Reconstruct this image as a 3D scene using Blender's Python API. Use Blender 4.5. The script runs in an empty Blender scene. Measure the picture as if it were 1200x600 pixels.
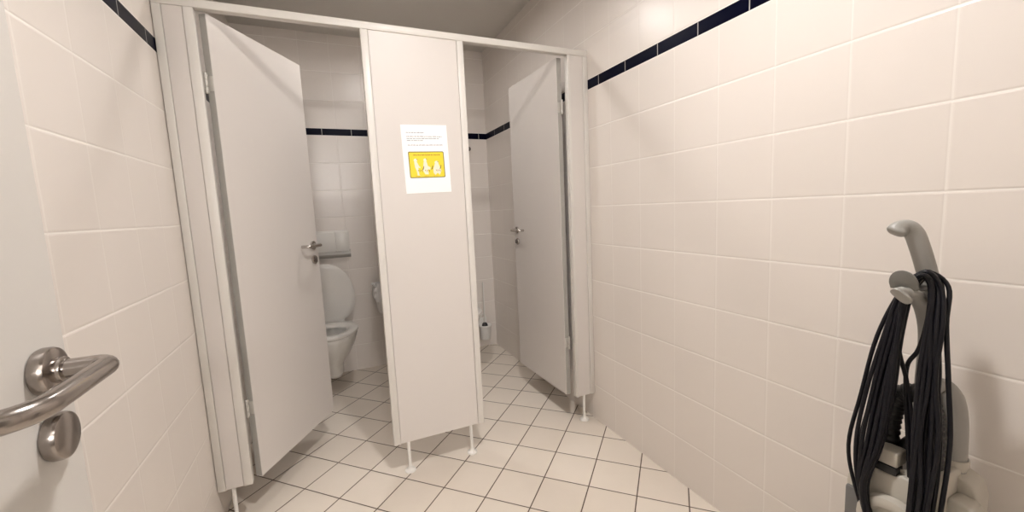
import bpy, bmesh, math, random
from mathutils import Vector, Matrix
random.seed(7)
PI = math.pi
scene = bpy.context.scene
COL = scene.collection

# ---------------------------------------------------------------- materials
class NT:
    """small helper for node maths"""
    def __init__(s, mat):
        mat.use_nodes = True
        s.t = mat.node_tree; s.n = s.t.nodes; s.l = s.t.links
        s.b = s.n['Principled BSDF']
    def put(s, sock, v):
        if hasattr(v, 'is_output'): s.l.new(v, sock)
        else: sock.default_value = v
    def m(s, op, a, b=0.0, c=0.0, clamp=False):
        n = s.n.new('ShaderNodeMath'); n.operation = op; n.use_clamp = clamp
        s.put(n.inputs[0], a); s.put(n.inputs[1], b); s.put(n.inputs[2], c)
        return n.outputs[0]
    def mix(s, f, a, b):
        n = s.n.new('ShaderNodeMix'); n.data_type = 'RGBA'
        s.put(n.inputs[0], f)
        for i, v in ((6, a), (7, b)):
            s.put(n.inputs[i], v)
        return n.outputs[2]
    def noise(s, scale, detail=2.0, vec=None, rough=.5):
        n = s.n.new('ShaderNodeTexNoise'); n.inputs['Scale'].default_value = scale
        n.inputs['Detail'].default_value = detail; n.inputs['Roughness'].default_value = rough
        if vec is not None: s.l.new(vec, n.inputs['Vector'])
        return n.outputs[0]
    def coords(s):
        n = s.n.new('ShaderNodeTexCoord'); x = s.n.new('ShaderNodeSeparateXYZ')
        s.l.new(n.outputs['Object'], x.inputs[0])
        return n.outputs['Object'], x.outputs[0], x.outputs[1], x.outputs[2]
    def bump(s, h, strength=.3, dist=.002):
        n = s.n.new('ShaderNodeBump'); n.inputs['Strength'].default_value = strength
        n.inputs['Distance'].default_value = dist
        s.l.new(h, n.inputs['Height']); s.l.new(n.outputs[0], s.b.inputs['Normal'])
    def ramp(s, d, a, b):      # 0 at d<=a, 1 at d>=b
        n = s.n.new('ShaderNodeMapRange'); n.interpolation_type = 'SMOOTHSTEP'
        s.put(n.inputs[0], d); n.inputs[1].default_value = a; n.inputs[2].default_value = b
        return n.outputs[0]
    def line(s, u, off, pitch):   # distance to nearest grid line
        f = s.m('FRACT', s.m('DIVIDE', s.m('SUBTRACT', u, off), pitch))
        return s.m('MULTIPLY', s.m('MINIMUM', f, s.m('SUBTRACT', 1.0, f)), pitch)
    def idx(s, u, off, pitch):
        return s.m('FLOOR', s.m('DIVIDE', s.m('SUBTRACT', u, off), pitch))

def rgba(c): return (c[0], c[1], c[2], 1.0)

def simple(name, col, rough=.5, metal=0.0, grain=0.0, gscale=200, bumps=0.0, coat=0.0):
    m = bpy.data.materials.new(name); t = NT(m)
    t.b.inputs['Roughness'].default_value = rough
    t.b.inputs['Metallic'].default_value = metal
    if coat: t.b.inputs['Coat Weight'].default_value = coat
    v, x, y, z = t.coords()
    nz = t.noise(gscale, 3, v)
    k = t.m('MULTIPLY_ADD', nz, grain, 1.0 - grain * .5)
    a = t.mix(k, (0, 0, 0, 1), rgba(col))
    t.l.new(a, t.b.inputs['Base Color'])
    if bumps: t.bump(nz, bumps, .0006)
    return m

GROUT_W = .0017
TP = .19828
def wall_tiles(name, axis, off_main, off_stripe, tile=(.775, .72, .67), grout=(.90, .86, .81), rough=.30):
    m = bpy.data.materials.new(name); t = NT(m)
    v, x, y, z = t.coords()
    u = x if axis == 'X' else y
    z1, z2 = 1.7835, 1.8345
    above1 = t.m('GREATER_THAN', z, z1); above2 = t.m('GREATER_THAN', z, z2)
    band = t.m('SUBTRACT', above1, above2)
    notband = t.m('SUBTRACT', 1.0, band)
    dl = t.line(z, 0.0, TP); dh = t.line(z, z2, TP)
    dz = t.m('ADD', t.m('MULTIPLY', dl, t.m('SUBTRACT', 1.0, above1)), t.m('MULTIPLY', dh, above2))
    dband = t.m('MINIMUM', t.m('SUBTRACT', z, z1), t.m('SUBTRACT', z2, z))
    dz = t.m('ADD', t.m('MULTIPLY', dz, notband), t.m('MULTIPLY', dband, band))
    du = t.m('ADD', t.m('MULTIPLY', t.line(u, off_main, .2), notband), t.m('MULTIPLY', t.line(u, off_stripe, .2), band))
    d = t.m('MINIMUM', dz, du)
    isT = t.ramp(d, GROUT_W * .6, GROUT_W * 1.35)
    soft = t.m('MULTIPLY', t.m('GREATER_THAN', dz, du), .55)  # fades vertical joints: top light favouring horizontal ones is painted into the colour
    # a little variation per tile
    wn = t.n.new('ShaderNodeTexWhiteNoise'); wn.noise_dimensions = '2D'
    cx = t.n.new('ShaderNodeCombineXYZ')
    t.l.new(t.idx(u, off_main, .2), cx.inputs[0]); t.l.new(t.idx(z, 0, TP), cx.inputs[1]); t.l.new(cx.outputs[0], wn.inputs[0])
    dark = tuple(c * .975 for c in tile)
    tc = t.mix(wn.outputs[0], rgba(tile), rgba(dark))
    tc = t.mix(t.m('MULTIPLY', t.noise(2.2, 3, v), .10), tc, rgba((tile[0], tile[1] * .93, tile[2] * .86)))
    tc = t.mix(band, tc, (.0012, .0018, .011, 1))
    fin = t.mix(t.m('MAXIMUM', isT, soft), rgba(grout), tc)
    t.l.new(fin, t.b.inputs['Base Color'])
    r = t.m('ADD', t.m('MULTIPLY', isT, rough - .7), .7)
    t.l.new(t.m('MULTIPLY_ADD', band, -.44, .5), t.b.inputs['Specular IOR Level'])
    t.l.new(r, t.b.inputs['Roughness'])
    pillow = t.m('MINIMUM', t.ramp(dz, GROUT_W * .4, .0055), t.m('MULTIPLY_ADD', t.ramp(du, GROUT_W * .4, .0055), .45, .55))
    h = t.m('ADD', pillow, t.m('MULTIPLY', t.noise(9, 2, v), .5))
    t.bump(h, .55, .0016)
    return m

def floor_tiles(name):
    m = bpy.data.materials.new(name); t = NT(m)
    v, x, y, z = t.coords()
    th, gx, gy, ft = -.7899, .7785, .2467, .1983
    c, s = math.cos(th), math.sin(th)
    X = t.m('SUBTRACT', x, gx); Y = t.m('SUBTRACT', y, gy)
    a = t.m('ADD', t.m('MULTIPLY', X, c), t.m('MULTIPLY', Y, s))
    b = t.m('SUBTRACT', t.m('MULTIPLY', X, s), t.m('MULTIPLY', Y, c))
    d = t.m('MINIMUM', t.line(a, 0, ft), t.line(b, 0, ft))
    isT = t.ramp(d, .0017, .0031)
    wn = t.n.new('ShaderNodeTexWhiteNoise'); wn.noise_dimensions = '2D'
    cx = t.n.new('ShaderNodeCombineXYZ')
    t.l.new(t.idx(a, 0, ft), cx.inputs[0]); t.l.new(t.idx(b, 0, ft), cx.inputs[1]); t.l.new(cx.outputs[0], wn.inputs[0])
    tc = t.mix(wn.outputs[0], (.79, .72, .635, 1), (.73, .655, .57, 1))
    sp = t.ramp(t.noise(420, 2, v, .7), .56, .72)
    tc = t.mix(t.m('MULTIPLY', sp, .16), tc, (.42, .36, .30, 1))
    cl = t.ramp(t.noise(3.5, 4, v, .6), .35, .75)
    tc = t.mix(t.m('MULTIPLY', cl, .16), tc, (.56, .50, .41, 1))
    gr = t.mix(t.noise(30, 2, v), (.060, .038, .026, 1), (.13, .09, .065, 1))
    t.l.new(t.mix(isT, gr, tc), t.b.inputs['Base Color'])
    t.l.new(t.m('ADD', t.m('MULTIPLY', isT, -.42), .85), t.b.inputs['Roughness'])
    h = t.m('ADD', t.ramp(d, .0012, .005), t.m('MULTIPLY', t.noise(160, 2, v), .12))
    t.bump(h, .5, .0015)
    return m

M = {}
M['wall_right'] = wall_tiles('tiles_right', 'Y', -.178, -.090)
M['wall_left'] = wall_tiles('tiles_left', 'Y', -.1645, -.075)
M['wall_back'] = wall_tiles('tiles_back', 'X', .105, .009)
M['floor'] = floor_tiles('floor_tiles')
M['ceiling'] = simple('ceiling_paint', (.68, .655, .61), .85, grain=.04, gscale=60, bumps=.15)
M['plaster'] = simple('plaster', (.38, .35, .31), .85, grain=.05, gscale=40, bumps=.2)
M['panel'] = simple('grey_laminate', (.655, .612, .575), .42, grain=.05, gscale=900, bumps=.12)
M['edge'] = simple('laminate_edge', (.36, .345, .315), .5, grain=.05, gscale=500)
M['frame'] = simple('cream_aluminium', (.665, .635, .59), .38, grain=.03, gscale=300)
M['doorpaint'] = simple('grey_door_paint', (.60, .575, .54), .45, grain=.05, gscale=700, bumps=.12)
M['steel'] = simple('brushed_steel', (.52, .49, .46), .24, 1.0, grain=.10, gscale=150)
M['rosesteel'] = simple('stainless_steel', (.36, .325, .30), .22, 1.0, grain=.12, gscale=90)
M['chrome'] = simple('chrome', (.72, .71, .70), .10, 1.0, grain=.02)
M['darksteel'] = simple('dark_steel', (.20, .18, .17), .30, 1.0, grain=.10)
M['black'] = simple('black_plastic', (.018, .017, .018), .42, grain=.15, gscale=120)
M['cord'] = simple('black_rubber_cord', (.006, .006, .009), .36, grain=.10, gscale=300)
M['cord'].node_tree.nodes['Principled BSDF'].inputs['Specular IOR Level'].default_value = .28
M['white'] = simple('white_ceramic', (.84, .82, .78), .08, grain=.02, gscale=10, coat=.6)
M['seat'] = simple('white_seat_plastic', (.80, .775, .735), .20, grain=.02, gscale=20)
M['whitepl'] = simple('white_plastic', (.78, .76, .72), .30, grain=.03, gscale=40)
M['silver'] = simple('silver_grey_plastic', (.42, .40, .37), .35, grain=.04)
M['zinc'] = simple('zinc_hinge', (.52, .50, .46), .4, .3, grain=.08)
M['water'] = simple('bowl_water', (.45, .47, .46), .03)
M['vac_beige'] = simple('beige_plastic', (.53, .495, .43), .42, grain=.06, gscale=600, bumps=.1)
M['vac_grey'] = simple('warm_grey_plastic', (.335, .325, .30), .40, grain=.06, gscale=600, bumps=.1)
M['vac_hook'] = simple('shaded_hook_plastic', (.17, .165, .15), .42, grain=.06, gscale=600)  # darker copy of the grey: the scoop's shaded front put into the colour
M['vac_mid'] = simple('dark_grey_plastic', (.16, .155, .15), .40, grain=.06, gscale=600)
M['paper'] = simple('white_paper', (.92, .91, .90), .7, grain=.02, gscale=90)
M['ink'] = simple('printer_ink', (.085, .075, .13), .7)
M['yellow'] = simple('yellow_print', (.86, .66, .030), .6, grain=.08, gscale=60)
M['olive'] = simple('olive_print', (.16, .13, .03), .6)
M['brown'] = simple('brown_print', (.30, .12, .01), .6)
M['figure'] = simple('pale_print', (.88, .78, .60), .6, grain=.1, gscale=400)
M['pinkish'] = simple('pinkish_print', (.80, .60, .50), .6)
M['glassbag'] = None
def bag_mat():
    m = bpy.data.materials.new('clear_bag'); t = NT(m)
    t.b.inputs['Base Color'].default_value = (.93, .92, .90, 1)
    t.b.inputs['Roughness'].default_value = .2
    t.b.inputs['Alpha'].default_value = .85
    v, x, y, z = t.coords(); t.bump(t.noise(60, 4, v), .8, .004)
    return m
M['glassbag'] = bag_mat()
def frosted():
    m = bpy.data.materials.new('frosted_cup'); t = NT(m)
    t.b.inputs['Base Color'].default_value = (.86, .84, .80, 1)
    t.b.inputs['Roughness'].default_value = .35
    t.b.inputs['Transmission Weight'].default_value = .25
    t.b.inputs['IOR'].default_value = 1.3
    return m
M['frost'] = frosted()
def lamp_mat(name, col, st):
    m = bpy.data.materials.new(name); t = NT(m)
    t.b.inputs['Base Color'].default_value = (0.9, .9, .88, 1)
    t.b.inputs['Emission Color'].default_value = rgba(col)
    t.b.inputs['Emission Strength'].default_value = st
    return m
LAMP_COL = (1.0, .96, .935)
M['lamp'] = lamp_mat('lamp_glow', LAMP_COL, 176)
M['lamp_in'] = lamp_mat('lamp_glow_cubicle', LAMP_COL, 56)
M['fill_wall'] = lamp_mat('fill_glow_wall', LAMP_COL, 50)
M['fill_far'] = lamp_mat('fill_glow_corridor', LAMP_COL, 25)

# ---------------------------------------------------------------- mesh tools
def link(o): COL.objects.link(o); return o

def mesh_obj(name, bm, mats, parent=None, origin=None, smooth=True, ang=35):
    """one mesh object; vertices given in the parent's frame (origin=None) or world (origin = parent's location)"""
    bmesh.ops.recalc_face_normals(bm, faces=bm.faces[:])
    me = bpy.data.meshes.new(name)
    if origin is not None:
        bmesh.ops.translate(bm, vec=-Vector(origin), verts=bm.verts[:])
    bm.to_mesh(me); bm.free()
    for mm in (mats if isinstance(mats, (list, tuple)) else [mats]): me.materials.append(mm)
    if smooth:
        me.polygons.foreach_set('use_smooth', [True] * len(me.polygons))
        me.set_sharp_from_angle(angle=math.radians(ang))
    o = bpy.data.objects.new(name, me); link(o)
    if parent is not None:
        o.parent = parent
    elif origin is not None:
        o.location = origin
    return o

def empty(name, loc, rz=0.0, label=None, cat=None, group=None):
    o = bpy.data.objects.new(name, None); link(o)
    o.empty_display_size = .1
    o.location = loc; o.rotation_euler = (0, 0, rz)
    tag(o, label, cat, group); return o

def tag(o, label=None, cat=None, group=None, kind=None):
    if label: o['label'] = label
    if cat: o['category'] = cat
    if group: o['group'] = group
    if kind: o['kind'] = kind
    return o

def box(bm, x0, x1, y0, y1, z0, z1, bev=0.0, seg=2, mat=0):
    c = [(x, y, z) for x in (x0, x1) for y in (y0, y1) for z in (z0, z1)]
    vs = [bm.verts.new(p) for p in c]
    fs = []
    for q in ((0, 1, 3, 2), (4, 6, 7, 5), (0, 4, 5, 1), (2, 3, 7, 6), (0, 2, 6, 4), (1, 5, 7, 3)):
        f = bm.faces.new([vs[i] for i in q]); f.material_index = mat; fs.append(f)
    if bev:
        es = list({e for f in fs for e in f.edges})
        bmesh.ops.bevel(bm, geom=es, offset=bev, segments=seg, affect='EDGES', profile=.5)
    return vs

def newbox(*a, **k):
    bm = bmesh.new(); box(bm, *a, **k); return bm

def loft(bm, rings, cap0=True, cap1=True, closed=True, mat=0):
    R = [[bm.verts.new(p) for p in r] for r in rings]
    n = len(R[0])
    for a, b in zip(R, R[1:]):
        for i in range(n if closed else n - 1):
            j = (i + 1) % n
            f = bm.faces.new((a[i], a[j], b[j], b[i])); f.material_index = mat
    if cap0: f = bm.faces.new(list(reversed(R[0]))); f.material_index = mat
    if cap1: f = bm.faces.new(R[-1]); f.material_index = mat
    return R

def catmull(pts, sub=6, closed=False):
    P = [Vector(p) for p in pts]; out = []
    n = len(P); rng = n if closed else n - 1
    for i in range(rng):
        if closed: p0, p1, p2, p3 = P[(i - 1) % n], P[i], P[(i + 1) % n], P[(i + 2) % n]
        else: p0, p1, p2, p3 = P[max(i - 1, 0)], P[i], P[i + 1], P[min(i + 2, n - 1)]
        for k in range(sub):
            t = k / sub
            out.append(.5 * ((2 * p1) + (-p0 + p2) * t + (2 * p0 - 5 * p1 + 4 * p2 - p3) * t * t + (-p0 + 3 * p1 - 3 * p2 + p3) * t ** 3))
    if not closed: out.append(P[-1])
    return out

def sweep(bm, path, rad, seg=12, closed=False, mat=0, flat=1.0, up=None, power=2.0):
    """tube along path; rad a number, list or function(t); flat = second axis ratio"""
    P = [Vector(p) for p in path]; n = len(P)
    def tan(i):
        if closed: return (P[(i + 1) % n] - P[(i - 1) % n]).normalized()
        if i == 0: return (P[1] - P[0]).normalized()
        if i == n - 1: return (P[-1] - P[-2]).normalized()
        return (P[i + 1] - P[i - 1]).normalized()
    t0 = tan(0)
    ref = Vector(up) if up else (Vector((0, 0, 1)) if abs(t0.z) < .9 else Vector((1, 0, 0)))
    a = (ref - t0 * ref.dot(t0)).normalized()
    rings = []
    for i in range(n):
        t = tan(i)
        a = (a - t * a.dot(t)).normalized() if up is None else (Vector(up) - t * Vector(up).dot(t)).normalized()
        b = t.cross(a)
        r = rad[i] if isinstance(rad, (list, tuple)) else (rad(i / (n - 1)) if callable(rad) else rad)
        ring = []
        for k in range(seg):
            an = 2 * PI * k / seg
            cs, sn = math.cos(an), math.sin(an)
            if power != 2.0:
                cs = math.copysign(abs(cs) ** (2 / power), cs); sn = math.copysign(abs(sn) ** (2 / power), sn)
            ring.append(P[i] + a * (cs * r * flat) + b * (sn * r))
        rings.append(ring)
    if closed:
        rings.append(rings[0]); 
        R = loft(bm, rings[:-1], False, False, mat=mat)
        A, B = R[-1], R[0]
        for k in range(seg):
            j = (k + 1) % seg; bm.faces.new((A[k], A[j], B[j], B[k]))
    else:
        loft(bm, rings, mat=mat)

def cyl(bm, a, b, r0, r1=None, seg=24, bev=0.0, mat=0):
    """cylinder with softly chamfered ends"""
    a, b = Vector(a), Vector(b); r1 = r0 if r1 is None else r1
    L = (b - a).length; d = (b - a) / L
    if bev:
        path = [a, a + d * bev * .3, a + d * bev, b - d * bev, b - d * bev * .3, b]
        rad = [r0 - bev, r0 - bev * .3, r0, r1, r1 - bev * .3, r1 - bev]
    else: path, rad = [a, b], [r0, r1]
    sweep(bm, path, rad, seg, mat=mat)

def lathe(bm, prof, centre, seg=32, mat=0, axis='Z'):
    rings = []
    for r, h in prof:
        ring = []
        for k in range(seg):
            an = 2 * PI * k / seg
            if axis == 'Z': ring.append((centre[0] + r * math.cos(an), centre[1] + r * math.sin(an), centre[2] + h))
            elif axis == 'X': ring.append((centre[0] + h, centre[1] + r * math.cos(an), centre[2] + r * math.sin(an)))
            else: ring.append((centre[0] + r * math.cos(an), centre[1] + h, centre[2] + r * math.sin(an)))
        rings.append(ring)
    loft(bm, rings, mat=mat)

def copy_tree(o, parent=None):
    c = o.copy(); COL.objects.link(c)
    if parent is not None: c.parent = parent
    for ch in list(o.children): copy_tree(ch, c)
    return c

def struct(name, bm, mat, smooth=False):
    o = mesh_obj(name, bm, mat, smooth=smooth); o['kind'] = 'structure'; return o

# ---------------------------------------------------------------- room
XL, XR, YB, YF, H = -.490, 1.276, 1.50, -2.10, 2.49
YC = -4.0        # far wall of the corridor outside
T = .12
struct('floor', newbox(-1.4, 2.2, YC - T, YB + T, -T, 0), M['floor'])
struct('ceiling', newbox(-1.4, 2.2, YC - T, YB + T, H, H + T), M['ceiling'])
struct('wall_right', newbox(XR, XR + T, YF, YB + T, 0, H), M['wall_right'])
struct('wall_left', newbox(XL - T, XL, YF, YB + T, 0, H), M['wall_left'])
struct('wall_back', newbox(XL, XR, YB, YB + T, 0, H), M['wall_back'])
# wall behind the camera with the doorway the open door belongs to
bm = bmesh.new()
box(bm, -1.4, -.36, YF - T, YF, 0, H); box(bm, .60, 2.2, YF - T, YF, 0, H); box(bm, -.36, .60, YF - T, YF, 2.09, H)
struct('wall_front', bm, M['wall_back'])
bm = bmesh.new()
box(bm, -1.4, 2.2, YC - T, YC, 0, H); box(bm, -1.4 - T, -1.4, YC - T, YF, 0, H); box(bm, 2.2, 2.2 + T, YC - T, YF, 0, H)
struct('wall_corridor', bm, M['plaster'])
bm = bmesh.new()
box(bm, -.36, -.325, YF - T - .01, YF + .012, 0, 2.09, .003); box(bm, .565, .60, YF - T - .01, YF + .012, 0, 2.09, .003)
box(bm, -.325, .565, YF - T - .01, YF + .012, 2.055, 2.09, .003)
struct('trim_1', bm, M['frame'])

# ---------------------------------------------------------------- handles
def lever_path(h, L, s, ret=0.0, fil=.012, fil2=None):
    """from the rose out along local -y*s, then along -x; handle centre at origin"""
    n = -s
    pts = [Vector((0, 0, 0)), Vector((0, n * (h - fil * 1.2), 0))]
    for k in range(1, 8):
        a = k / 8 * PI / 2
        pts.append(Vector((-fil * (1 - math.cos(a)), n * (h - fil + fil * math.sin(a)), 0)))
    pts.append(Vector((-fil, n * h, 0)))
    if ret:
        f2 = fil2 or fil
        pts.append(Vector((-L + f2, n * h, 0)))
        for k in range(1, 9):
            a = k / 8 * PI / 2
            pts.append(Vector((-L + f2 - f2 * math.sin(a), n * (h - f2 + f2 * math.cos(a)), 0)))
        pts.append(Vector((-L, n * ret, 0)))
    else:
        pts.append(Vector((-L, n * h, 0)))
    return pts

def fit_handle(root, u, z, ysurf, s, r, h, L, rose, zlock, ret=0.0, fil=.012, mat='steel', name='handle', turn=True, fil2=None, th=.0095):
    """rose + lever and, below it, a lock rose; s=+1 means the side facing local -y"""
    n = -s
    bm = bmesh.new()
    sweep(bm, [p + Vector((u, ysurf, z)) for p in lever_path(h, L, s, ret, fil, fil2)], r, 18)
    hd = mesh_obj(name, bm, M[mat], root, ang=50)
    bm = bmesh.new()
    cyl(bm, (u, ysurf + n * -.0005, z), (u, ysurf + n * th, z), rose, seg=40, bev=th * .3)
    cyl(bm, (u, ysurf + n * (th - .0015), z), (u, ysurf + n * (th + .0065), z), r * 1.35, seg=24, bev=.001)
    mesh_obj('rose', bm, M[mat], hd)
    bm = bmesh.new()
    cyl(bm, (u, ysurf + n * -.0005, zlock), (u, ysurf + n * th, zlock), rose, seg=40, bev=th * .3)
    lk = mesh_obj('lock_rose', bm, M[mat], root)
    if turn is None: return hd
    bm = bmesh.new()
    if turn:
        cyl(bm, (u, ysurf + n * .008, zlock), (u, ysurf + n * .0135, zlock), rose * .62, seg=28, bev=.001)
        box(bm, u - .003, u + .003, min(ysurf + n * .0125, ysurf + n * .02), max(ysurf + n * .0125, ysurf + n * .02), zlock - .012, zlock + .012, .001)
    else:   # profile cylinder with its keyhole
        cyl(bm, (u, ysurf + n * .008, zlock + .006), (u, ysurf + n * .0125, zlock + .006), .0085, seg=24, bev=.0008)
        box(bm, u - .005, u + .005, min(ysurf + n * .008, ysurf + n * .0118), max(ysurf + n * .008, ysurf + n * .0118), zlock - .017, zlock + .004, .001)
    mesh_obj('lock_cylinder', bm, M['darksteel'], lk)
    return hd

# ---------------------------------------------------------------- toilet partition
ZT, ZB = 1.976, .149
D = .034                       # frame depth
part = empty('toilet_partition', (.39, 0, 0), 0,
             'cream framed grey laminate front wall of the two toilet cubicles on thin feet', 'toilet partition')
O = (.39, 0, 0)
mesh_obj('top_rail', newbox(XL + .002, XR - .001, 0, D, 1.947, ZT, .0025), M['frame'], part, O)
posts = [(-.488, -.462), (-.401, -.370), (.181, .211), (.585, .615), (1.156, 1.171), (1.248, 1.275)]
for a, b in posts:
    mesh_obj('post', newbox(a, b, 0, D, ZB, 1.947, .0025), M['frame'], part, O)
for a, b in ((-.462, -.401), (.211, .585), (1.171, 1.248)):
    mesh_obj('front_panel', newbox(a + .0014, b - .0014, .005, D - .006, ZB + .001, 1.947), M['panel'], part, O, smooth=False)
mesh_obj('divider_panel', newbox(.372, .400, D, YB - .001, ZB, 1.947, .001), M['panel'], part, O, smooth=False)
for i, (x, y) in enumerate(((-.440, .018), (.246, .018), (.550, .018), (1.212, .018), (.386, 1.30))):
    bm = bmesh.new()
    cyl(bm, (x, y, .012), (x, y, ZB + .001), .0075, seg=16)
    f = mesh_obj('leg', bm, M['whitepl'], part, O)
    bm = bmesh.new()
    lathe(bm, [(.024, 0), (.0255, .003), (.024, .007), (.015, .011), (.0105, .016), (.0095, .024), (.0076, .025)], (x, y, 0), 28)
    mesh_obj('foot_cup', bm, M['whitepl'], f, O)

# ---------------------------------------------------------------- cubicle doors
def cubicle_door(loc, rz, s, w, label, hinge_side):
    r = empty('cubicle_door', (loc[0], loc[1], 0), rz, label, 'door')
    t = .028
    bm = newbox(0, w, min(0, s * t), max(0, s * t), .156, 1.944, .0012)
    mesh_obj('door_leaf', bm, M['panel'], r, smooth=False)
    # hard edging strips round the leaf
    bm = bmesh.new()
    y0, y1 = sorted((s * .0018, s * (t - .0018)))
    box(bm, -.0012, .001, y0, y1, .158, 1.942); box(bm, w - .001, w + .0012, y0, y1, .158, 1.942)
    mesh_obj('edging', bm, M['edge'], r, smooth=False)
    hd = fit_handle(r, w - .045, 1.058, 0, s, .0078, .050, .105, .0215, .985, ret=.012, fil=.016, mat='steel')
    hb = fit_handle(r, w - .045, 1.058, s * t, -s, .0078, .050, .105, .0215, .985, ret=.012, fil=.016, mat='steel')
    for z in (1.70, .452):
        bm = bmesh.new()
        hx, hy = -.0115, s * .0200
        for k in range(3):
            cyl(bm, (hx, hy, z - .036 + k * .0245), (hx, hy, z - .036 + k * .0245 + .0235), .0058, seg=16, bev=.001)
        y0, y1 = sorted((s * .001, s * .024))
        box(bm, -.0035, .0, y0, y1, z - .026, z + .026, .0005)
        box(bm, *sorted((hx, -.001)), *sorted((hy - .0012, hy + .0012)), z - .034, z + .034)
        mesh_obj('hinge', bm, M['zinc'], r)
    return r
cubicle_door((-.340, .030), math.radians(60.2), 1, .553,
             'left grey cubicle door standing half open in front of the wall-hung toilet', 'left')
cubicle_door((1.120, .050), math.radians(92.0), -1, .560,
             'right grey cubicle door swung fully inward next to the tiled wall', 'right')

# ---------------------------------------------------------------- entrance door (open, beside the left wall)
d1 = empty('door_1', (-.300, YF + .02, 0), PI / 2)
d1['kind'] = 'structure'
W1 = 2.10 - .02 - 1.183
mesh_obj('door_leaf', newbox(0, W1, 0, .040, .008, 2.02, .003), M['doorpaint'], d1, smooth=False)
fit_handle(d1, W1 - .0525, 1.044, 0, 1, .0105, .060, .150, .0262, .9695, ret=.012, fil=.015, fil2=.036, th=.015, mat='rosesteel', turn=None, name='door_handle')
fit_handle(d1, W1 - .0525, 1.044, .040, -1, .0105, .055, .135, .0262, .9695, ret=.014, fil=.017, mat='steel', turn=False, name='door_handle')

# ---------------------------------------------------------------- notice on the middle panel
nt = empty('notice', (.4175, .004, 1.43), 0, 'white paper notice with a yellow picture taped to the middle panel', 'notice')
nt.rotation_euler = (0, math.radians(-1.2), 0)
def quad(bm, x0, x1, z0, z1, y):
    vs = [bm.verts.new(p) for p in ((x0, y, z0), (x1, y, z0), (x1, y, z1), (x0, y, z1))]; bm.faces.new(vs)
def poly(bm, pts, y):
    bm.faces.new([bm.verts.new((a, y, b)) for a, b in pts])
def disc(bm, cx, cz, rx, rz, y, n=16, a0=0, a1=2 * PI):
    poly(bm, [(cx + rx * math.cos(a0 + (a1 - a0) * k / n), cz + rz * math.sin(a0 + (a1 - a0) * k / n)) for k in range(n)], y)
def rrect(cx, cz, w, h, r, n=5):
    pts = []
    for sx, sz, a in ((1, 1, 0), (-1, 1, 90), (-1, -1, 180), (1, -1, 270)):
        for k in range(n + 1):
            t = math.radians(a + 90 * k / n)
            pts.append((cx + sx * (w / 2 - r) + r * math.cos(t), cz + sz * (h / 2 - r) + r * math.sin(t)))
    return pts
mesh_obj('sheet', newbox(-.101, .101, -.0006, .0006, -.147, .147), M['paper'], nt, smooth=False)
bm = bmesh.new()
def textline(z, x0, x1, hgt, words):
    x = x0
    rr = random.Random(int(z * 1e4) + 5)
    while x < x1 - .004:
        n = rr.randint(3, 9)
        for k in range(n):
            if x > x1: break
            h = hgt * (1 if rr.random() < .25 else .68)
            quad(bm, x, x + .0011, z, z + h, -.0009)
            j = rr.choice((0, .5, 1)) * (h - .0004)
            quad(bm, x + .0011, x + .0016, z + j, z + j + .0012, -.0009)
            if rr.random() < .6: quad(bm, x + .0013, x + .0018, z, z + hgt * .66, -.0009)
            x += .0022
        x += .0022
for z, a, b in ((.112, -.080, .001), (.0955, -.080, .078), (.0865, -.080, .062), (.0785, -.079, -.010), (.0590, -.077, .078)):
    textline(z, a, b, .0038, 6)
mesh_obj('printed_text', bm, M['ink'], nt, smooth=False)
bm = bmesh.new()
pc = (.0, -.024)
poly(bm, rrect(pc[0], pc[1], .158, .114, .006), -.0009)
pic = mesh_obj('picture_border', bm, M['olive'], nt, smooth=False)
bm = bmesh.new(); poly(bm, rrect(pc[0], pc[1], .1505, .1065, .004), -.0012)
mesh_obj('yellow_field', bm, M['yellow'], pic, smooth=False)
bm = bmesh.new()
rr = random.Random(3); x = -.058
while x < .060:
    wv = rr.uniform(.0012, .002); hh = .0052 if rr.random() < .4 else .0042
    quad(bm, x, x + wv * .7, .0150, .0155 + hh * 1.1, -.0015)
    if rr.random() < .7: quad(bm, x + wv * .5, x + wv * 1.3, .0155 + rr.choice((0, .0018, .0034)), .0155 + .0008 + rr.choice((0, .0018, .0034)), -.00152)
    x += wv * 1.5 + (.0015 if rr.random() < .18 else 0)
mesh_obj('heading', bm, M['brown'], pic, smooth=False)
for cx in (-.045, -.006, .036):
    bm = bmesh.new()
    x = cx - .010
    while x < cx + .010:
        quad(bm, x, x + .0008, -.0745, -.0745 + rr.choice((.0022, .003)), -.0015); x += .0017
    mesh_obj('caption', bm, M['brown'], pic, smooth=False)
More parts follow.
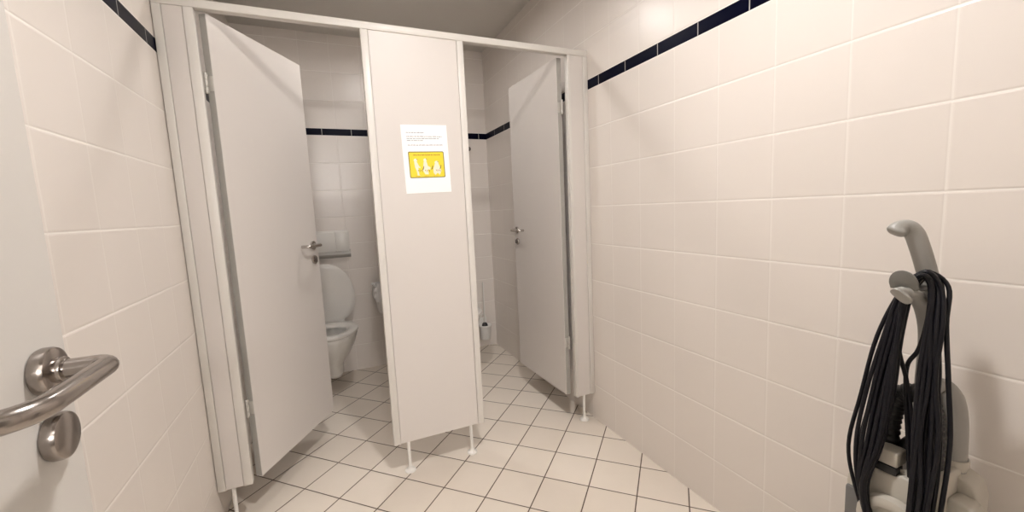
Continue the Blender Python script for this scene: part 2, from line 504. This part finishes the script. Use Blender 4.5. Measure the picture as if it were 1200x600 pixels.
# three generic pale figures: one standing, two sitting
bm = bmesh.new()
disc(bm, -.050, -.005, .0075, .008, -.0015)
poly(bm, [(-.056, -.012), (-.044, -.012), (-.036, -.030), (-.030, -.034), (-.031, -.038), (-.040, -.036), (-.038, -.066), (-.034, -.070), (-.046, -.070), (-.048, -.050), (-.054, -.034)], -.0015)
disc(bm, -.008, -.004, .007, .007, -.0015)
poly(bm, [(-.014, -.010), (-.002, -.010), (.003, -.030), (.014, -.036), (.012, -.046), (.002, -.044), (.004, -.066), (-.012, -.066), (-.020, -.050), (-.018, -.030)], -.0015)
disc(bm, .043, -.016, .009, .008, -.0015)
poly(bm, [(.034, -.022), (.052, -.022), (.058, -.040), (.062, -.052), (.054, -.070), (.044, -.060), (.034, -.070), (.026, -.060), (.026, -.044)], -.0015)
mesh_obj('figures', bm, M['figure'], pic, smooth=False)
for (ax, az), (hx_, hz_), fx in (((-.020, -.038), (-.046, .002), -.034), ((.020, -.036), (-.004, .003), -.003), ((.058, -.034), (.046, -.010), .046)):
    bm = bmesh.new()
    poly(bm, [(ax - .004, az - .010), (ax + .002, az - .008), (ax + .006, az + .004), (ax + .004, az + .010), (ax + .001, az + .001)], -.0018)
    mesh_obj('drawn_arrow', bm, M['olive'], pic, smooth=False); bm = bmesh.new()
    poly(bm, [(hx_, hz_), (hx_ + .004, hz_ - .001), (hx_ + .006, hz_ - .006), (hx_ + .003, hz_ - .005)], -.0018)
    mesh_obj('drawn_hair', bm, M['olive'], pic, smooth=False); bm = bmesh.new()
    for k in range(4):
        quad(bm, fx - .008 + k * .006, fx - .006 + k * .006, -.052 - (k % 2) * .004, -.046, -.0018)
    mesh_obj('drawn_marks', bm, M['olive'], pic, smooth=False)

# ---------------------------------------------------------------- toilets
def egg(a, yb, yf, n=44, z=0.0, sq=2.35, cx=0.0):
    """closed outline, yb = back (near wall, local y=0), yf = front (local -y)"""
    pts = []; mid = yb + (yf - yb) * .42
    for k in range(n):
        t = 2 * PI * k / n
        c, s = math.cos(t), math.sin(t)
        e = sq if s > 0 else 2.0
        x = a * math.copysign(abs(c) ** (2 / e), c)
        y = math.copysign(abs(s) ** (2 / e), s)
        yy = mid + y * (mid - yb) * -1 if s > 0 else mid + y * (mid - yf)
        if s > 0: yy = mid + y * (yb - mid)
        pts.append((cx + x, yy, z))
    return pts
def toilet(x, label):
    r = empty('toilet', (x, YB, 0), 0, label, 'toilet', None)
    # wall hung ceramic bowl with hollow inside
    bm = bmesh.new()
    rings = []
    for z, a, yb, yf in ((.075, .030, -.235, -.300), (.080, .052, -.215, -.318), (.100, .066, -.150, -.332), (.135, .070, -.070, -.346), (.175, .084, -.004, -.372),
                         (.225, .118, -.002, -.410), (.275, .145, -.002, -.455), (.325, .166, -.002, -.492), (.370, .178, -.002, -.512), (.392, .180, -.002, -.516), (.400, .177, -.006, -.512),
                         (.401, .150, -.060, -.485), (.395, .128, -.110, -.462), (.370, .118, -.125, -.450), (.320, .104, -.150, -.425), (.270, .082, -.190, -.385), (.235, .055, -.235, -.340)):
        rings.append(egg(a, yb, yf, z=z))
    loft(bm, rings)
    bowl = mesh_obj('bowl', bm, M['white'], r, ang=60)
    bm = bmesh.new(); loft(bm, [egg(.0745, -.203, -.371, z=.2555), egg(.0755, -.202, -.372, z=.258)])
    mesh_obj('water', bm, M['water'], bowl)
    # seat ring
    bm = bmesh.new()
    o = [(.178, -.085, -.516), (.184, -.080, -.522), (.184, -.080, -.522), (.176, -.088, -.512)]
    zz = [.403, .407, .420, .426]
    i = [(.128, -.150, -.458), (.122, -.158, -.450), (.112, -.168, -.440), (.108, -.172, -.436)]
    rg = [egg(*o[k], z=zz[k]) for k in range(4)] + [egg(*i[k], z=zz[3 - k] - (0 if k else .001)) for k in range(4)]
    R = loft(bm, rg, False, False)
    for k in range(44):
        j = (k + 1) % 44; bm.faces.new((R[-1][k], R[-1][j], R[0][j], R[0][k]))
    mesh_obj('seat', bm, M['seat'], r, ang=50)
    # lid, raised and leaning back on the wall side
    bm = bmesh.new()
    L0 = [(.165, .022, .418, .0045), (.171, .016, .424, .0040), (.174, .013, .428, .0), (.186, 0, .440, .0), (.189, 0, .443, .004), (.189, 0, .443, .012), (.183, .006, .437, .017), (.150, .030, .405, .020), (.060, .12, .30, .0215)]
    def lidring(a, b, f, h):
        # laid out flat then turned up
        pts = egg(a, -b, -f, z=h)
        return pts
    rg = [lidring(a, b, f, h) for a, b, f, h in L0]
    loft(bm, rg)
    ang = math.radians(-86)
    for v in bm.verts:
        v.co.z = -v.co.z      # outer face ends up towards the wall
    bmesh.ops.rotate(bm, verts=bm.verts[:], cent=(0, 0, 0), matrix=Matrix.Rotation(ang, 3, 'X'))
    bmesh.ops.translate(bm, verts=bm.verts[:], vec=(0, -.070, .418))
    lid = mesh_obj('lid', bm, M['seat'], r, ang=50)
    for bx_, bz_ in ((-.115, .755), (.115, .755), (-.105, .50), (.105, .50)):
        bm = bmesh.new()
        cyl(bm, (bx_, -.070, bz_), (bx_, -.096, bz_), .009, seg=14, bev=.002)
        mesh_obj('buffer', bm, M['whitepl'], lid)
    for sx in (-1, 1):
        bm = bmesh.new()
        cyl(bm, (sx * .078 - .022, -.072, .424), (sx * .078 + .022, -.072, .424), .013, seg=18, bev=.002)
        cyl(bm, (sx * .078, -.072, .398), (sx * .078, -.072, .420), .017, seg=18, bev=.002)
        mesh_obj('seat_hinge', bm, M['whitepl'], r)
    return r
def flush_plate(x, label):
    r = empty('flush_plate', (x, YB, .985), 0, label, 'flush plate')
    bm = newbox(-.187, .187, -.014, 0, -.088, .108, .006, 3)
    mesh_obj('plate', bm, M['whitepl'], r)
    # projecting lower lip
    bm = bmesh.new()
    prof = [(-.012, -.038), (-.030, -.056), (-.037, -.068), (-.034, -.080), (-.020, -.092), (0, -.096), (0, -.060)]
    loft(bm, [[(sx, y, z) for y, z in prof] for sx in (-.189, .189)])
    mesh_obj('lower_lip', bm, M['silver'], r, ang=40)
    bm = newbox(-.180, .088, -.021, -.012, -.050, .098, .004, 2); mesh_obj('flush_button', bm, M['whitepl'], r)
    bm = newbox(.0915, .180, -.021, -.012, -.050, .098, .004, 2); mesh_obj('flush_button', bm, M['whitepl'], r)
    return r
tl = toilet(-.060, 'white wall-hung toilet with raised lid behind the left cubicle door')
tr = copy_tree(tl); tr.location.x = .856
tr['label'] = 'white toilet in the right cubicle almost hidden by the middle panel'
fl = flush_plate(-.060, 'white two-button flush plate on the wall above the left toilet')

# ---------------------------------------------------------------- hygiene bin with bag, left cubicle
b = empty('waste_bin', (.368, 1.395, 0), 0, 'small white waste bin with crumpled clear bag beside the left toilet', 'waste bin')
BO = (.368, 1.395, 0)
bm = bmesh.new()
def brect(x0, x1, y0, y1, z):
    pts = rrect((x0 + x1) / 2, (y0 + y1) / 2, x1 - x0, y1 - y0, .025, 4)
    return [(p, q, z) for p, q in pts]
loft(bm, [brect(.290, .370, 1.33, 1.46, .46), brect(.283, .370, 1.325, 1.465, .47), brect(.268, .370, 1.31, 1.48, .645), brect(.272, .368, 1.314, 1.476, .645), brect(.288, .366, 1.33, 1.46, .475)], True, True)
mesh_obj('bin_body', bm, M['whitepl'], b, BO)
bm = bmesh.new(); rg = []
for k, (z, g) in enumerate(((.555, .003), (.585, .010), (.61, .006), (.635, .012), (.660, .004), (.672, .010), (.664, -.004), (.63, -.008), (.55, -.012))):
    base = brect(.268 - g, .369, 1.31 - g, 1.48 + min(g, .012), z)
    rg.append([(p + (random.uniform(-.005, .004) if p < .36 else 0), q + random.uniform(-.004, .004), w + random.uniform(-.006, .006)) for p, q, w in base])
loft(bm, rg, False, False)
mesh_obj('bin_bag', bm, M['glassbag'], b, BO, ang=25)

# ---------------------------------------------------------------- toilet brush on the back wall, right cubicle
tb = empty('toilet_brush', (1.155, YB, 0), 0, 'white toilet brush in its wall-mounted holder in the right cubicle corner', 'toilet brush')
TO = (1.155, YB, 0); bc = (1.150, 1.435, 0)
bm = bmesh.new()
lathe(bm, [(.036, .085), (.044, .088), (.048, .11), (.052, .19), (.054, .20), (.050, .20), (.047, .19), (.043, .11), (.030, .095)], bc, 32)
mesh_obj('cup', bm, M['frost'], tb, TO, ang=40)
bm = bmesh.new()
lathe(bm, [(.0515, .196), (.058, .197), (.060, .203), (.058, .210), (.0515, .211), (.0500, .203)], bc, 36)
rg = mesh_obj('holder_ring', bm, M['whitepl'], tb, TO, ang=40)
bm = bmesh.new()
sweep(bm, catmull([(bc[0] - .030, 1.485, .20), (bc[0] - .030, 1.488, .255), (bc[0], 1.489, .292), (bc[0] + .030, 1.488, .255), (bc[0] + .030, 1.485, .20)], 8), .005, 10)
box(bm, bc[0] - .034, bc[0] + .034, 1.486, 1.4995, .170, .262, .006, 2)
mesh_obj('wall_bracket', bm, M['whitepl'], tb, TO)
bm = bmesh.new()
cyl(bm, (bc[0], bc[1], .215), (bc[0] + .002, bc[1], .585), .0062, .0052, seg=16, bev=.003)
mesh_obj('brush_handle', bm, M['whitepl'], tb, TO)
bm = bmesh.new()
lathe(bm, [(.010, .10), (.028, .115), (.031, .16), (.028, .200), (.020, .222), (.009, .232)], bc, 24)
for v in bm.verts:
    a = math.atan2(v.co.y - bc[1], v.co.x - bc[0]); k = 1 + .06 * math.sin(a * 12)
    v.co.x = bc[0] + (v.co.x - bc[0]) * k; v.co.y = bc[1] + (v.co.y - bc[1]) * k
mesh_obj('bristles', bm, M['black'], tb, TO)

# coat hook on the back wall of the right cubicle
hk = empty('coat_hook', (1.104, YB, 1.70), 0, 'dark round coat hook on the tiled back wall of the right cubicle', 'hook')
bm = bmesh.new(); lathe(bm, [(.016, 0), (.017, -.004), (.009, -.007), (.007, -.030)], (0, 0, 0), 24, axis='Y'); mesh_obj('stem', bm, M['darksteel'], hk)
bm = bmesh.new(); lathe(bm, [(.007, -.029), (.016, -.033), (.018, -.039), (.015, -.045), (.008, -.047)], (0, 0, 0), 24, axis='Y'); mesh_obj('knob', bm, M['darksteel'], hk)

# ---------------------------------------------------------------- upright vacuum cleaner against the right wall
VO = (1.13, -1.42, 0)
vc = empty('vacuum_cleaner', VO, 0, 'beige and grey upright vacuum cleaner with black cable loops against the tiled wall', 'vacuum cleaner')
# grip: broad flattened bar whose rounded head points forward
bm = bmesh.new()
path = catmull([(1.088, -1.371, 1.108), (1.097, -1.375, 1.116), (1.110, -1.383, 1.118), (1.119, -1.391, 1.106), (1.125, -1.398, 1.080), (1.133, -1.405, 1.045), (1.141, -1.412, 1.005), (1.149, -1.418, .960), (1.153, -1.418, .90)], 6)
sweep(bm, path, lambda t: .0125 + .0045 * min(1, t * 22), 20, flat=.68, up=(1, 0, .1), power=2.8)
mesh_obj('grip', bm, M['vac_grey'], vc, VO, ang=50)
bm = bmesh.new()
path = catmull([(1.040, -1.408, .984), (1.052, -1.410, .990), (1.076, -1.414, .983), (1.098, -1.418, .965), (1.122, -1.419, .925), (1.140, -1.417, .870), (1.150, -1.412, .78), (1.152, -1.410, .60)], 6)
sweep(bm, path, lambda t: .0195 - .004 * min(1, t * 3.2), 18, flat=.62, up=(1, 0, .55), power=2.8)
mesh_obj('stem', bm, M['vac_grey'], vc, VO, ang=50)
bm = bmesh.new(); cyl(bm, (1.128, -1.4180, .893), (1.118, -1.4180, .893), .004, seg=12, bev=.001)
mesh_obj('screw', bm, M['chrome'], vc, VO)
# cable hook: an arm from the handle ending in an upturned scoop
bm = bmesh.new()
oc = [(-1.409 + .0235 * math.cos(PI * k / 12), 1.010 + .028 * math.sin(PI * k / 12)) for k in range(13)]
oc = [(-1.3875, .998)] + oc + [(-1.4305, .998)]
R0 = [bm.verts.new((1.046 - .25 * (z - .998), y, z)) for y, z in oc]; R1 = [bm.verts.new((1.052 - .25 * (z - .998), y, z)) for y, z in oc]
fs = [bm.faces.new(R0), bm.faces.new(list(reversed(R1)))] + [bm.faces.new((R0[k], R1[k], R1[(k + 1) % len(oc)], R0[(k + 1) % len(oc)])) for k in range(len(oc))]
bmesh.ops.bevel(bm, geom=list({e for f in fs for e in f.edges}), offset=.0015, segments=2, affect='EDGES', profile=.5)
box(bm, 1.047, 1.142, -1.424, -1.396, .992, 1.001, .003)
mesh_obj('cable_hook', bm, M['vac_hook'], vc, VO, ang=50)
# cable: one long cord in many hanging loops
outer = [(-1.424, 1.026), (-1.385, .985), (-1.360, .88), (-1.340, .75), (-1.327, .62), (-1.352, .515), (-1.388, .425), (-1.435, .385), (-1.475, .44), (-1.488, .56), (-1.487, .70), (-1.474, .82), (-1.466, .93), (-1.450, 1.005)]
inner = [(-1.426, 1.022), (-1.408, .985), (-1.403, .89), (-1.400, .77), (-1.392, .64), (-1.374, .535), (-1.393, .445), (-1.422, .415), (-1.446, .46), (-1.449, .57), (-1.443, .70), (-1.443, .82), (-1.444, .93), (-1.438, 1.000)]
bm = bmesh.new()
rr = random.Random(11)
NL = 13
for k in range(NL):
    t = ((k * 7) % NL) / (NL - 1.0)
    t = .16 + .84 * t ** .85
    if k == 0: t = -.03
    layer = (k % 4)
    pts = []
    dz = rr.uniform(-.02, .03) * (1 if k else 0)
    for q, (o_, i_) in enumerate(zip(outer, inner)):
        y = o_[0] * (1 - t) + i_[0] * t; z = o_[1] * (1 - t) + i_[1] * t
        low = max(0, min(1, (1.0 - z) / .5))
        x = 1.083 - .010 * layer * (.35 + .5 * low) - .036 * low
        if q in (0, 13, 1): x = 1.098 - .0095 * layer + .012 * (q == 13)
        if q == 0: z += .004
        j = .004
        pts.append((x + rr.uniform(-j, j) * .6, y + rr.uniform(-j, j), z + rr.uniform(-j, j) + dz * low))
    sweep(bm, catmull(pts, 6, closed=True), .0042, 8, closed=True)
# loose end crossing the stem and one strand hanging apart
sweep(bm, catmull([(1.088, -1.436, 1.00), (1.084, -1.434, .93), (1.084, -1.424, .87), (1.084, -1.408, .83), (1.083, -1.410, .76), (1.080, -1.420, .66), (1.075, -1.430, .55), (1.070, -1.432, .45)], 8), .0042, 8)
sweep(bm, catmull([(1.075, -1.404, .995), (1.068, -1.398, .95), (1.070, -1.398, .87), (1.080, -1.410, .80), (1.085, -1.420, .72), (1.078, -1.430, .62), (1.070, -1.430, .50), (1.070, -1.425, .40)], 8), .0042, 8)
mesh_obj('power_cable', bm, M['cord'], vc, VO, ang=60)
# ribbed suction hose arching behind the cable
bm = bmesh.new()
path = catmull([(1.112, -1.376, .560), (1.110, -1.374, .63), (1.108, -1.377, .70), (1.106, -1.392, .752), (1.106, -1.418, .768), (1.104, -1.440, .752), (1.102, -1.448, .70), (1.102, -1.450, .63), (1.104, -1.448, .56)], 26)
n = len(path)
sweep(bm, path, [.0172 + .0028 * (.5 + .5 * math.sin(i * 2 * PI / 5.2)) for i in range(n)], 14)
mesh_obj('suction_hose', bm, M['black'], vc, VO, ang=60)
# wand tube parked on the right
bm = bmesh.new()
sweep(bm, catmull([(1.116, -1.438, .778), (1.123, -1.444, .792), (1.133, -1.450, .788), (1.143, -1.456, .762), (1.149, -1.460, .730), (1.152, -1.462, .68), (1.153, -1.463, .600)], 6),
      lambda t: .0105 + .003 * min(1, t * 8) + .0095 * max(0, min(1, (t - .22) * 4.0)), 22)
mesh_obj('wand_tube', bm, M['vac_grey'], vc, VO, ang=50)
# housing
def pl(pts, x0, x1, bev=.006):
    a = [bm.verts.new((x0, y, z)) for y, z in pts]; b2 = [bm.verts.new((x1, y, z)) for y, z in pts]
    fs = [bm.faces.new(a), bm.faces.new(list(reversed(b2)))]
    n = len(pts)
    for i in range(n): fs.append(bm.faces.new((a[i], b2[i], b2[(i + 1) % n], a[(i + 1) % n])))
    bmesh.ops.bevel(bm, geom=list({e for f in fs for e in f.edges}), offset=bev, segments=3, affect='EDGES', profile=.5)
bm = bmesh.new()
pl([(-1.308, .11), (-1.482, .11), (-1.482, .628), (-1.448, .618), (-1.440, .604), (-1.368, .586), (-1.335, .570), (-1.312, .530)], 1.078, 1.190, .008)
mesh_obj('motor_housing', bm, M['vac_beige'], vc, VO, ang=45)
bm = bmesh.new()
pl([(-1.345, .13), (-1.448, .13), (-1.448, .590), (-1.420, .592), (-1.372, .580), (-1.352, .550)], 1.062, 1.090, .006)
fc = mesh_obj('front_cover', bm, M['vac_beige'], vc, VO, ang=45)
bm = bmesh.new()
lathe(bm, [(.022, .610), (.0255, .628), (.0265, .634), (.0255, .638), (.0235, .638), (.0232, .632)], (1.153, -1.463, 0), 28)
mesh_obj('wand_socket', bm, M['vac_beige'], vc, VO, ang=45)
bm = bmesh.new()
pl([(-1.476, .12), (-1.512, .12), (-1.512, .572), (-1.506, .596), (-1.494, .608), (-1.476, .614)], 1.128, 1.186, .006)
mesh_obj('side_cover', bm, M['vac_beige'], vc, VO, ang=45)
bm = bmesh.new()
pl([(-1.478, .12), (-1.522, .12), (-1.522, .566), (-1.514, .577), (-1.486, .580), (-1.478, .572)], 1.088, 1.132, .007)
mesh_obj('side_cover', bm, M['vac_beige'], vc, VO, ang=45)
bm = newbox(1.060, 1.100, -1.412, -1.374, .606, .640, .004, 3); lt = mesh_obj('latch', bm, M['vac_beige'], vc, VO)
bm = newbox(1.058, 1.088, -1.411, -1.375, .588, .606, .002); mesh_obj('latch_slot', bm, M['black'], lt, VO)
bm = bmesh.new(); lathe(bm, [(.022, .612), (.029, .630), (.026, .646), (.015, .662)], (1.124, -1.416, 0), 24)
mesh_obj('neck_boot', bm, M['black'], vc, VO)
# round dial
bm = bmesh.new(); lathe(bm, [(.052, .0), (.062, -.003), (.064, -.012), (.060, -.022), (.052, -.026), (.040, -.024), (.036, -.018), (.002, -.017)], (1.064, -1.412, .478), 48, axis='X')
dl = mesh_obj('dial', bm, M['vac_beige'], vc, VO, ang=40)
bm = newbox(1.036, 1.050, -1.456, -1.368, .470, .486, .004, 3); mesh_obj('dial_bar', bm, M['vac_beige'], dl, VO)
bm = newbox(1.070, 1.098, -1.342, -1.314, .38, .508, .005, 2); mesh_obj('vent_cover', bm, M['vac_mid'], vc, VO)
# floor head and wheels
bm = bmesh.new()
pl([(-1.275, .030), (-1.275, .070), (-1.300, .098), (-1.530, .098), (-1.555, .070), (-1.555, .030), (-1.545, .018), (-1.285, .018)], .935, 1.205, .009)
hd = mesh_obj('floor_head', bm, M['vac_mid'], vc, VO, ang=45)
bm = newbox(.945, 1.19, -1.53, -1.30, .004, .020, .003); mesh_obj('brush_strip', bm, M['black'], hd, VO)
for y in (-1.270, -1.560):
    bm = bmesh.new(); lathe(bm, [(.012, -.009), (.030, -.009), (.034, -.005), (.034, .005), (.030, .009), (.012, .009)], (1.165, y, .034), 28, axis='Y')
    mesh_obj('wheel', bm, M['black'], vc, VO)

# ---------------------------------------------------------------- ceiling lamps and added fill lights
def lamp(x, y, mat, label, r=.066):
    e = empty('ceiling_light', (x, y, H), 0, label, 'ceiling light')
    bm = bmesh.new()
    lathe(bm, [(r + .030, 0), (r + .030, -.006), (r + .010, -.038), (r + .001, -.038), (r + .001, -.028), (r + .001, -.006)], (0, 0, 0), 40)
    mesh_obj('housing', bm, M['frame'], e)
    bm = bmesh.new(); lathe(bm, [(r, -.026), (r, -.028), (.002, -.0281)], (0, 0, 0), 40)
    mesh_obj('diffuser', bm, M[mat], e)
    return e
lamp(.38, .46, 'lamp_in', 'round ceiling light above the cubicle dividing panel')
lamp(.44, -1.09, 'lamp', 'round ceiling light over the tiled room in front of the cubicles')
lamp(.30, -3.00, 'fill_far', 'unseen round fill light added in the anteroom outside the open door')  # added out of view as dim fill from the camera side
wl = empty('wall_fill', (.0, YC, 1.86), 0, 'unseen rectangular fill light added on the far wall of the anteroom', 'fill light')  # added out of view to brighten the partition front through the doorway
mesh_obj('base', newbox(-.27, .27, .0, .045, -.08, .08, .006), M['frame'], wl)
mesh_obj('diffuser', newbox(-.25, .25, .040, .080, -.07, .07, .010), M['fill_wall'], wl)

# ---------------------------------------------------------------- world, camera, view
w = bpy.data.worlds.new('World'); scene.world = w; w.use_nodes = True
w.node_tree.nodes['Background'].inputs[0].default_value = (.9, .85, .8, 1)
w.node_tree.nodes['Background'].inputs[1].default_value = .03

yaw, pitch, roll, F = .4137, -.1154, -.046, 480.8888
cy_, sy_, cp, sp, cr, sr = math.cos(yaw), math.sin(yaw), math.cos(pitch), math.sin(pitch), math.cos(roll), math.sin(roll)
fw = Vector((sy_ * cp, cy_ * cp, sp)); rt = Vector((cy_, -sy_, 0)); up = rt.cross(fw)
r2 = cr * rt + sr * up; u2 = -sr * rt + cr * up
cam = bpy.data.cameras.new('camera'); cam.sensor_width = 36; cam.lens = F * 36 / 1200; cam.clip_start = .02
co = bpy.data.objects.new('camera', cam); link(co)
Mx = Matrix(((r2.x, u2.x, -fw.x), (r2.y, u2.y, -fw.y), (r2.z, u2.z, -fw.z))).to_4x4()
Mx.translation = Vector((0, -1.8357, 1.1969)); co.matrix_world = Mx
scene.camera = co
vs = scene.view_settings
vs.view_transform = 'Standard'; vs.look = 'None'; vs.gamma = 1.0; vs.exposure = 1.74
vs.use_curve_mapping = False
